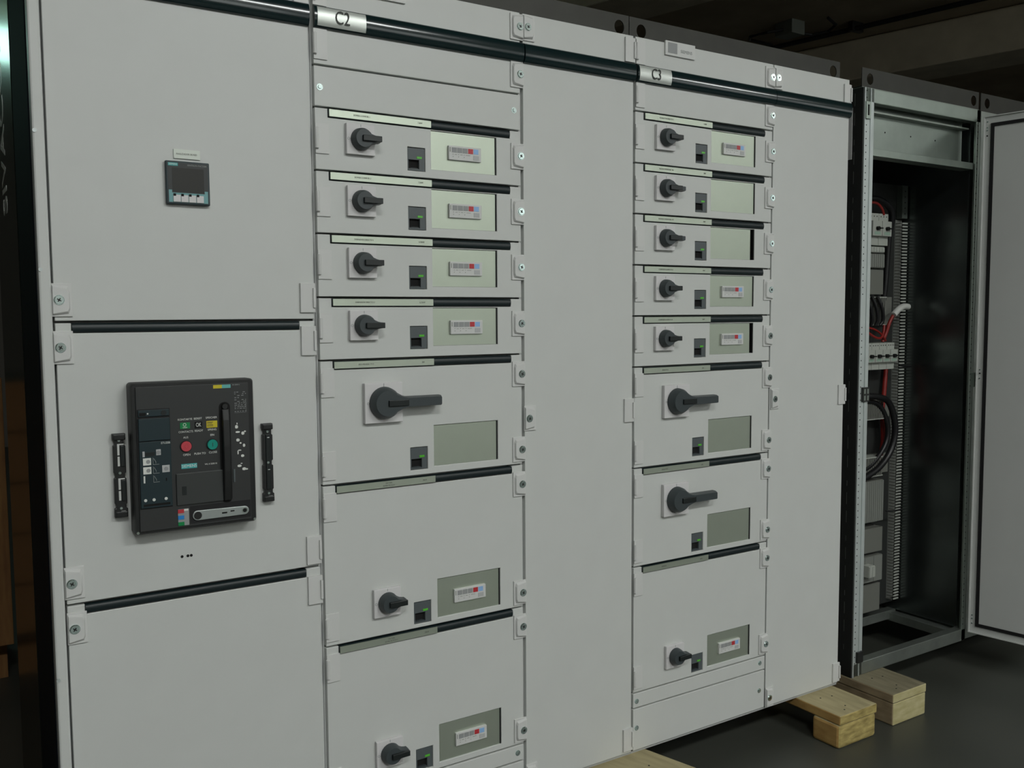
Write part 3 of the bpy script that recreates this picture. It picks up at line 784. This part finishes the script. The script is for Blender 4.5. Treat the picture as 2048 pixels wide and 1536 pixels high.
# interlock brackets on both sides of the breaker
def bracket(x0, x1, z0, z1, label, windows):
    t = thing('interlock_bracket', label, 'bracket', ((x0+x1)/2, 0, z0))
    zs = [z0, z0+.026, z0+.052, z0+.088, z0+.101, z0+.135, z0+.165, z1]
    pts_r, pts_l = [], []
    h = z1 - z0
    prof = [(0, 0), (.105, 0), (.115, .0035), (.155, .0035), (.165, .001), (.465, .001), (.475, .004), (.525, .004), (.535, .001), (.855, .001), (.865, .004), (.925, .004), (.935, .0), (1, 0)]
    out = [(x1 - i, z0 + f*h) for f, i in prof] + [(x0 + i, z0 + f*h) for f, i in reversed(prof)]
    body = MB().prism(out, -.013, 0)
    b = mk('body', body, BLACK, t, bevel=0.0012)
    mk('clip', MB().box(x0+.001, x1-.001, -.018, -.011, z1-.014, z1-.001), BLACK, t, bevel=0.002)
    mk('clip', MB().box(x0+.001, x1-.001, -.018, -.011, z0+.001, z0+.014), BLACK, t, bevel=0.002)
    xm = (x0+x1)/2
    if windows:
        for zc in (z0+.062, z0+.138):
            s = MB()
            s.prism([(x0+.009, zc-.024), (x0+.0135, zc-.024), (x0+.0135, zc-.003), (x0+.009, zc-.003)], -.0136, -.012)
            s.prism([(x0+.009, zc+.000), (x0+.0135, zc+.000), (x0+.0135, zc+.0225), (x0+.0225, zc+.0225), (x0+.0225, zc+.0250), (x0+.009, zc+.0250)], -.0136, -.012)
            mk('slot_opening', s, PAINT, t)
            mk('slide', MB().box(x0+.0145, x0+.0235, -.0165, -.012, zc-.025, zc+.021), INSERT, t, bevel=0.001)
        screws = (z0+.021, z0+.099, z0+.171)
    else:
        mk('slide', MB().box(x0+.0075, x1-.0075, -.0155, -.012, z0+.03, z1-.026), INSERT, t, bevel=0.001)
        for zc in (z1-.033, z0+.078):
            mk('slot_opening', MB().box(xm-.002, xm+.003, -.0158, -.0150, zc-.001, zc+.001), PAINT, t)
        screws = (z0+.021, z0+.095, z1-.019)
    mk('slot_opening', MB().box(xm-.001, xm+.0085, -.0136, -.012, z0+.0105, z0+.0145), PAINT, t)
    for z in screws: mk('bracket_screw', MB().cyl(xm-.001, z, .0030, -.0160, -.012, 12), ZINC, t)
bracket(-.4785, -.4515, 1.0600, 1.2455, 'black slotted bracket screwed to the door, between the corner post and the circuit breaker', True)
bracket(-.1480, -.1220, 1.0570, 1.2450, 'black narrow bracket screwed to the door, between the circuit breaker and cubicle C2', False)

# ------------------------------------------------------------------ open cubicle
c4 = thing('switchgear_cubicle', 'open galvanised steel cubicle frame with its door swung out, wiring inside', 'switchgear', (2.46, .3, .118))
OX0, OX1, OD = 2.094, 2.836, .62
pz0, pz1 = .118, 2.312
def post(x0, x1, y0, y1, name='frame_post', m=STEELB, holes_x=None):
    p = mk(name, MB().box(x0, x1, y0, y1, pz0, pz1), m, c4, bevel=0.002)
    return p
fp = post(OX0, OX0+.060, .012, .040, m=POSTM)
mk('post_fold', MB().box(OX0+.0005, OX0+.006, .008, .012, pz0, pz1), POSTM, fp)
mk('post_fold', MB().box(OX0+.036, OX0+.040, .009, .012, pz0, pz1), POSTM, fp)
hl = MB()
for i in range(88):
    if 52 < i < 57: continue
    z = .17 + i*.0245
    hl.cyl(OX0+.016, z, .0022, .0112, .0130, 8)
mk('post_holes', hl, HOLE, fp, kind='stuff')
sd = mk('post_side', MB().box(OX0-.004, OX0, .012, .085, pz0, pz1), STEELD, c4)  # darker than the post front: shade on this side put into the colour
sl = MB()
for i in range(30):
    z = .22 + i*.07
    sl.box(OX0-.0043, OX0-.0035, .0465, .0480, z, z+(.045 if i % 3 else .02))
mk('post_slots', sl, STEEL, sd, kind='stuff')
mk('side_label', MB().box(OX0-.0062, OX0-.004, .056, .083, 2.06, 2.245), PLASTIC, c4, label='pale plate on the side of the frame post')
fr = post(OX1-.026, OX1, .012, .022)
hl = MB()
for i in range(86): hl.cyl(OX1-.018, .19 + i*.0245, .0022, .0112, .0130, 8)
mk('post_holes', hl, HOLE, fr, kind='stuff')
mk('hinge_block', MB().box(OX1-.012, OX1+.004, -.002, .013, 1.19, 1.25), STEELB, fr, bevel=.001)
for y in (.56,):
    post(OX0, OX0+.05, y, y+.05, m=STEEL); post(OX1-.05, OX1, y, y+.05, m=STEEL)
# rails of the frame
mk('frame_rail', MB().box(OX0, OX1, .012, .045, 2.262, pz1), STEELB, c4, bevel=.002)
mk('frame_rail', MB().box(OX0, OX1, .012, .050, .118, .168), STEEL, c4, bevel=.002)
mk('frame_rail', MB().box(OX0, OX1, .34, .38, .125, .165), STEEL, c4, bevel=.002)
mk('frame_rail', MB().box(OX0, OX0+.045, .05, .60, .118, .155), STEEL, c4, bevel=.002)
mk('frame_rail', MB().box(OX1-.045, OX1, .05, .60, .118, .155), STEEL, c4, bevel=.002)
mk('roof_sheet', MB().box(OX0, OX1, .02, .61, 2.312, 2.316), STEEL, c4)
hs = mk('header_sheet', MB().box(OX0+.060, OX1-.034, .070, .073, 2.10, 2.27), STEELB, c4)
mk('header_flange', MB().box(OX0+.060, OX1-.034, .018, .072, 2.074, 2.100), STEELB, hs, bevel=.001)
mk('header_flange', MB().box(OX0+.060, OX1-.034, .040, .070, 2.236, 2.242), STEEL, hs)
for x in (2.30, 2.46, 2.62): mk('sheet_hole', MB().cyl(x, 2.18, .003, .0690, .0705, 10), HOLE, hs)
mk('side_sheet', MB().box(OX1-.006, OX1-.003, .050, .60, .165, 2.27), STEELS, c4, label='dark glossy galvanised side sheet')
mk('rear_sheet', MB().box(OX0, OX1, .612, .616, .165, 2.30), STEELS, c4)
mp_ = mk('mounting_plate', MB().box(OX0+.03, OX1-.010, .352, .356, .20, 2.05), mat('dark_mounting_plate', (0.045, 0.048, 0.046), 0.5, metal=0.4), c4)
bk = mk('lock_keeper', MB().box(OX0+.004, OX0+.030, .003, .012, 2.200, 2.262), STEELB, c4, bevel=.001)
mk('keeper_slot', MB().box(OX0+.012, OX0+.020, .0024, .004, 2.212, 2.250), HOLE, bk)
bk = mk('lock_keeper', MB().box(OX0+.020, OX0+.058, .003, .012, 1.168, 1.222), STEELD, c4, bevel=.001)
for a in (.025, .043):
    for z in (1.173, 1.198): mk('keeper_slot', MB().box(OX0+a, OX0+a+.009, .0022, .004, z, z+.018), STEELB, bk)
bk = mk('lock_keeper', MB().box(OX0+.022, OX0+.054, .002, .012, .172, .214), BLACK, c4, bevel=.001)
rail(c4, 2.096, 2.838)
# its door, swung out towards the viewer
dr = mk('door', MB().panel(0, .735, 0, 2.118, [], 0, .020), PAINT, c4, (2.824, -.010, .163), bevel=.003)
dr.rotation_euler = (0, 0, math.radians(-81.0))
g = mk('gasket', MB().panel(.028, .707, .030, 2.088, [(.041, .694, .043, 2.075)], -.004, 0), RUBBER, None, (0, 0, 0), label='black rubber gasket')
g.parent = dr; g.location = (0, 0, 0)
for z in (2.095, 2.072, 2.062, 2.040, 1.10, 1.085, 1.065, .075, .06, .04):
    s = mk('rivet', MB().cyl(.014, z, .0030, -.0025, 0, 12), ZINC if z not in (2.040, 1.085) else HOLE, None, (0, 0, 0)); s.parent = dr; s.location = (0, 0, 0)
ip = mk('inner_lip', MB().panel(0, .735, 0, 2.118, [(.004, .731, .004, 2.114)], -.006, 0), PAINT, None, (0, 0, 0)); ip.parent = dr; ip.location = (0, 0, 0)

# neighbour cubicle beyond the open one
c5 = thing('switchgear_cubicle', 'cubicle beyond the open one, of which only the top rail shows behind the open door', 'switchgear', (3.25, .3, .118))
mk('carcass', MB().box(2.852, 3.62, .02, .61, .118, 2.312), STEEL, c5)
rail(c5, 2.853, 3.60)

# ------------------------------------------------------------------ equipment inside the open cubicle
def duct_v(x0, x1, z0, z1, label):
    t = thing('wiring_duct', label, 'wiring duct', ((x0+x1)/2, .34, z0))
    mk('channel', MB().box(x0, x1, .348, .352, z0, z1), DUCT, t)
    f, g = MB(), MB()
    n = int((z1-z0)/.0135)
    for i in range(n):
        z = z0 + i*.0135
        f.box(x0, x0+.002, .322, .348, z, z+.0060); f.box(x1-.002, x1, .322, .348, z, z+.0060)
        g.box(x0+.008, x1, .319, .322, z, z+.0060)
    mk('side_fingers', f, TERM, t, kind='stuff')  # darker grey than the tips: shade on the finger sides painted in
    mk('finger_tips', g, DEVICE, t, kind='stuff')
duct_v(2.778, 2.822, .22, 1.90, 'tall slotted wiring duct beside the dark side sheet inside the open cubicle')
sp = thing('slotted_upright', 'short pale perforated upright above the wiring duct in the open cubicle', 'upright', (2.80, .33, 1.905))
mk('strip', MB().box(2.784, 2.822, .322, .350, 1.905, 2.045), STEELB, sp)
for i in range(5): mk('strip_hole', MB().cyl(2.803, 1.925+.024*i, .003, .3212, .3225, 8), HOLE, sp)
KN = MB().cyl(0, 0, .0075, -.012, 0, 14).box(0, .020, -.016, -.004, -.0025, .0025).mesh('rotary_knob', 40)
def breaker(x, z, w, label, h=.062):
    t = thing('motor_breaker', label, 'circuit breaker', (x, .34, z-h))
    mk('body', MB().box(x-w/2, x+w/2, .270, .352, z-h, z+h*.93), DEVICE, t, bevel=.001)
    mk('front_block', MB().box(x-w/2+.0005, x+w/2-.0005, .252, .271, z-h*.45, z+h*.45), DEVICE, t, bevel=.001)
    mk('rotary_knob', KN, HOLE, t, (x-.004, .252, z), label='black rotary knob')
    mk('test_window', MB().box(x-w*.32, x+w*.32, .2515, .253, z-h*.38, z-h*.20), mat('pale_green_print', (0.30, 0.42, 0.34), 0.5), t)
    for k in (-1, 0, 1): mk('terminal_hole', MB().cyl(x+k*w*.3, z+h*.75, .0025, .2692, .2705, 8), HOLE, t)
for x, nm in ((2.522, 'beside the frame post'), (2.585, 'nearest the wiring duct')):
    breaker(x, 1.845, .061, 'pale motor breaker in the upper row inside the open cubicle, %s' % nm, .068)
for x, nm in ((2.500, 'first from the post'), (2.551, 'second from the post'), (2.602, 'third from the post'), (2.653, 'nearest the wiring duct')):
    breaker(x, 1.317, .049, 'pale motor breaker in the lower row, %s' % nm, .058)
def block(name, label, cat, x0, x1, z0, z1, m, y0=.29, n=0, m2=None):
    t = thing(name, label, cat, ((x0+x1)/2, .34, z0))
    mk('body', MB().box(x0, x1, y0, .352, z0, z1), m, t, bevel=.001)
    if n:
        f = MB(); w = (x1-x0)/n
        for i in range(n): f.box(x0+i*w+.001, x0+(i+1)*w-.001, y0-.003, y0, z0+.003, z1-.003)
        mk('segments', f, m2 or m, t, kind='stuff')
    return t
block('terminal_block', 'pale terminal block just under the upper motor breakers', 'terminal block', 2.44, 2.600, 1.748, 1.772, DEVICE, .275, 9)
block('relay_block', 'grey finned relay block below the pale terminal block', 'relay', 2.45, 2.615, 1.685, 1.745, TERM, .285, 12, DUCT)
block('blank_device', 'plain grey device in the upper half of the open cubicle', 'device', 2.45, 2.620, 1.575, 1.678, TERM, .29)
def duct_h(z0, z1, label):
    t = thing('wiring_duct', label, 'wiring duct', (2.5, .34, z0))
    mk('channel', MB().box(2.30, 2.745, .335, .352, z0, z1), TERM, t)
    mk('rim', MB().box(2.30, 2.640, .285, .335, z1-.004, z1).box(2.30, 2.640, .285, .335, z0, z0+.004), DEVICE, t)
    f = MB()
    for i in range(30): f.box(2.302+i*.0112, 2.308+i*.0112, .284, .287, z0+.004, z1-.004)
    mk('fingers', f, TERM, t, kind='stuff')
duct_h(1.445, 1.565, 'horizontal wiring duct between the two rows of motor breakers')
duct_h(1.045, 1.125, 'horizontal wiring duct below the lower motor breakers')
duct_h(.800, .885, 'horizontal wiring duct under the thick black cable')
block('terminal_strip', 'long grey terminal strip low in the open cubicle', 'terminal strip', 2.30, 2.660, .600, .780, TERM, .295, 26, DUCT)
block('blank_device', 'flat grey device with pale dots below the long terminal strip', 'device', 2.30, 2.655, .470, .575, TERM, .29)
block('blank_device', 'wide grey device in the lower part of the open cubicle', 'device', 2.30, 2.655, .340, .455, TERM, .29, 6, DUCT)
block('small_relay', 'small white relay near the bottom of the open cubicle', 'relay', 2.520, 2.560, .375, .425, DEVICE, .255, 2)
block('base_plate', 'grey base plate at the bottom of the mounting plate', 'plate', 2.30, 2.660, .205, .325, TERM, .30)
def cable(name, label, pts, r, m, cat='cable', group=None):
    P0 = [Vector(p) for p in pts]; Q = []
    for i in range(len(P0)-1):
        a, b, c, d = P0[max(i-1,0)], P0[i], P0[i+1], P0[min(i+2, len(P0)-1)]
        for k in range(6):
            t = k/6
            Q.append(.5*((2*b) + (c-a)*t + (2*a-5*b+4*c-d)*t*t + (3*b-a-3*c+d)*t**3))
    Q.append(P0[-1])
    return tag(mk(name, MB().tube(Q, r, 10).mesh(name, 60), m), label, cat, group)
cable('cable_bundle', 'thick black cable curving down below the lower motor breakers', [(2.47, .27, 1.150), (2.56, .262, 1.145), (2.640, .262, 1.115), (2.690, .265, 1.015), (2.675, .27, .915), (2.60, .275, .84), (2.50, .28, .80)], .0135, WIREB)
cable('cable_bundle', 'second black cable lying inside the thick curved one', [(2.47, .285, 1.125), (2.56, .283, 1.122), (2.625, .283, 1.085), (2.668, .285, 1.005), (2.655, .288, .93), (2.58, .29, .86), (2.50, .29, .83)], .0105, WIREB)
cable('white_conduit', 'short bent piece of white conduit sticking out over the wiring duct', [(2.655, .262, 1.488), (2.690, .262, 1.512), (2.725, .262, 1.524), (2.755, .262, 1.522)], .0135, CONDUIT, 'conduit')
cable('red_wire', 'red wire running down from the white conduit to the breakers', [(2.660, .266, 1.488), (2.640, .27, 1.455), (2.628, .275, 1.415), (2.610, .28, 1.375)], .0075, WIRER)
cable('red_wire', 'red wire curled above the lower motor breakers', [(2.50, .27, 1.415), (2.54, .265, 1.395), (2.575, .265, 1.392), (2.600, .27, 1.412), (2.612, .275, 1.445)], .0055, WIRER)
cable('red_wire', 'red wire looping across the wiring duct rim', [(2.47, .275, 1.44), (2.53, .268, 1.43), (2.58, .268, 1.41), (2.62, .272, 1.38)], .0045, WIRER)
cable('red_wire', 'red wire arching over the upper motor breakers', [(2.46, .275, 1.945), (2.52, .265, 1.95), (2.56, .265, 1.932), (2.585, .27, 1.905)], .0055, WIRER)
cable('red_wire', 'red wires dropping beside the lower motor breakers', [(2.715, .335, 1.26), (2.700, .33, 1.16), (2.690, .33, 1.06), (2.700, .33, .95), (2.675, .33, .86), (2.60, .33, .80)], .010, WIRER)
cable('black_wire', 'black wires arching over the upper motor breakers', [(2.45, .28, 1.96), (2.53, .27, 1.968), (2.61, .27, 1.945), (2.655, .28, 1.90), (2.662, .30, 1.80), (2.66, .31, 1.60), (2.65, .32, 1.50)], .0125, WIREB)
for i, nm in enumerate(('beside the frame post', 'second from the post', 'third from the post', 'nearest the wiring duct')):
    cable('black_wire', 'black wire sagging between the breaker rows, %s' % nm, [(2.46+.035*i, .278, 1.565), (2.475+.037*i, .270, 1.52), (2.49+.037*i, .272, 1.47), (2.50+.03*i, .28, 1.445)], .0075, WIREB, group='black wires between the breaker rows')
cable('cable_tie', 'thin black tie poking out across the wiring duct low in the cubicle', [(2.655, .275, .645), (2.70, .272, .640), (2.76, .27, .642)], .003, WIREB, 'cable tie')
cable('cable_tie', 'thin black tie poking out across the wiring duct beside the lower breakers', [(2.70, .262, 1.272), (2.74, .260, 1.268), (2.785, .262, 1.266)], .0035, WIREB, 'cable tie')

# ------------------------------------------------------------------ timbers under the cubicles
def timber(label, x, y, w, ln, rot, full, mtop, mside, mend):
    """board on blocks; weathered tops, sides and sawn ends differ in colour"""
    t = thing('timber_runner', label, 'timber', (x, y, 0), 'timber runners under the cubicles')
    t.rotation_euler = (0, 0, rot)
    def part(name, mb, m, bev):
        me = mb.mesh(name)
        o = mk(name, me, m, None, (0, 0, 0), bevel=bev); o.parent = t; o.location = (0, 0, 0)
        if m is mtop:
            me.materials.append(mside); me.materials.append(mend)
            for f in me.polygons: f.material_index = 1 if abs(f.normal.x) > .7 else (2 if abs(f.normal.y) > .7 else 0)
        return o
    part('board', MB().box(-w/2, w/2, 0, ln, .084, .1175), mtop, .004)
    if full:
        part('beam', MB().box(-w/2+.002, w/2-.002, .001, ln-.02, .0, .084), mtop, .005)
    else:
        part('block', MB().box(-w/2-.004, w/2-.002, .002, .115, .0, .084), mtop, .010)
        part('block', MB().box(-w/2, w/2-.006, ln*.5, ln*.5+.12, .0, .084), mtop, .010)
        part('block', MB().box(-w/2, w/2-.006, ln-.14, ln-.02, .0, .084), mtop, .010)
    for px, py in ((-w*.2, .03), (-w*.05, .05), (w*.1, .13), (-w*.15, .14)):
        part('nail_head', MB().cylz(px, py, .003, .117, .1182, 8), HOLE, 0)
    return t
W_TOP = mat('board_top', (0.30, 0.26, 0.14), 0.8, col2=(0.46, 0.39, 0.22), vscale=6, stretch=(5, .8, 10), bump=.3, bscale=60)
W_SIDE = mat('orange_timber', (0.40, 0.23, 0.07), 0.75, col2=(0.52, 0.33, 0.11), vscale=6, stretch=(3, 3, 8), bump=.3, bscale=60)
W_END = mat('sawn_end', (0.22, 0.17, 0.05), 0.8, col2=(0.52, 0.41, 0.15), vscale=9, stretch=(2, 1, 7), bump=.4, bscale=60)
G_TOP = mat('grey_board_top', (0.15, 0.13, 0.08), 0.85, col2=(0.25, 0.22, 0.14), vscale=6, stretch=(5, .8, 10), bump=.3, bscale=60)
G_SIDE = mat('brown_timber_side', (0.25, 0.19, 0.11), 0.85, col2=(0.36, 0.28, 0.17), vscale=6, stretch=(3, 3, 8), bump=.3, bscale=60)
G_END = mat('pale_sawn_end', (0.38, 0.33, 0.15), 0.8, col2=(0.52, 0.47, 0.26), vscale=7, stretch=(2, 1, 7), bump=.4, bscale=60)
timber('pale yellowish board on blocks sticking out under the right end of cubicle C3', 1.877, -.184, .200, .75, 0, False, W_TOP, W_SIDE, W_END)
timber('weathered grey brown timber beam under the open cubicle', 2.187, -.172, .200, .75, 0, True, G_TOP, G_SIDE, G_END)
timber('stained timber runner poking out under the joint of cubicles C2 and C3', 1.015, -.215, .215, .80, math.radians(15), False, W_TOP, W_SIDE, W_END)
timber('timber runner under the left end of the breaker cubicle', -.30, -.03, .20, .65, 0, False, G_TOP, G_SIDE, G_END)

# ------------------------------------------------------------------ brown crate behind the row
cr = thing('wooden_crate', 'dark brown wooden crate standing behind the end of the cubicle row', 'crate', (-1.3, 2.5, .10))
for i in range(5):
    mk('plank', MB().box(-2.1, -.560, 2.062, 2.080, .20+.21*i, .40+.21*i), CRATE, cr, bevel=.003)
for i in range(5):
    mk('plank', MB().box(-.578, -.560, 2.082, 2.85, .20+.21*i, .40+.21*i), CRATE, cr, bevel=.003)
for x in (-.615, -1.3, -2.05):
    mk('batten', MB().box(x-.045, x+.065, 2.040, 2.062, .17, 1.26), CRATE, cr, bevel=.003)
mk('core', MB().box(-2.08, -.582, 2.082, 2.84, .17, 1.24), HOLE, cr)
for y in (2.15, 2.65): mk('skid', MB().box(-2.05, -.57, y, y+.1, 0, .17), CRATE, cr)
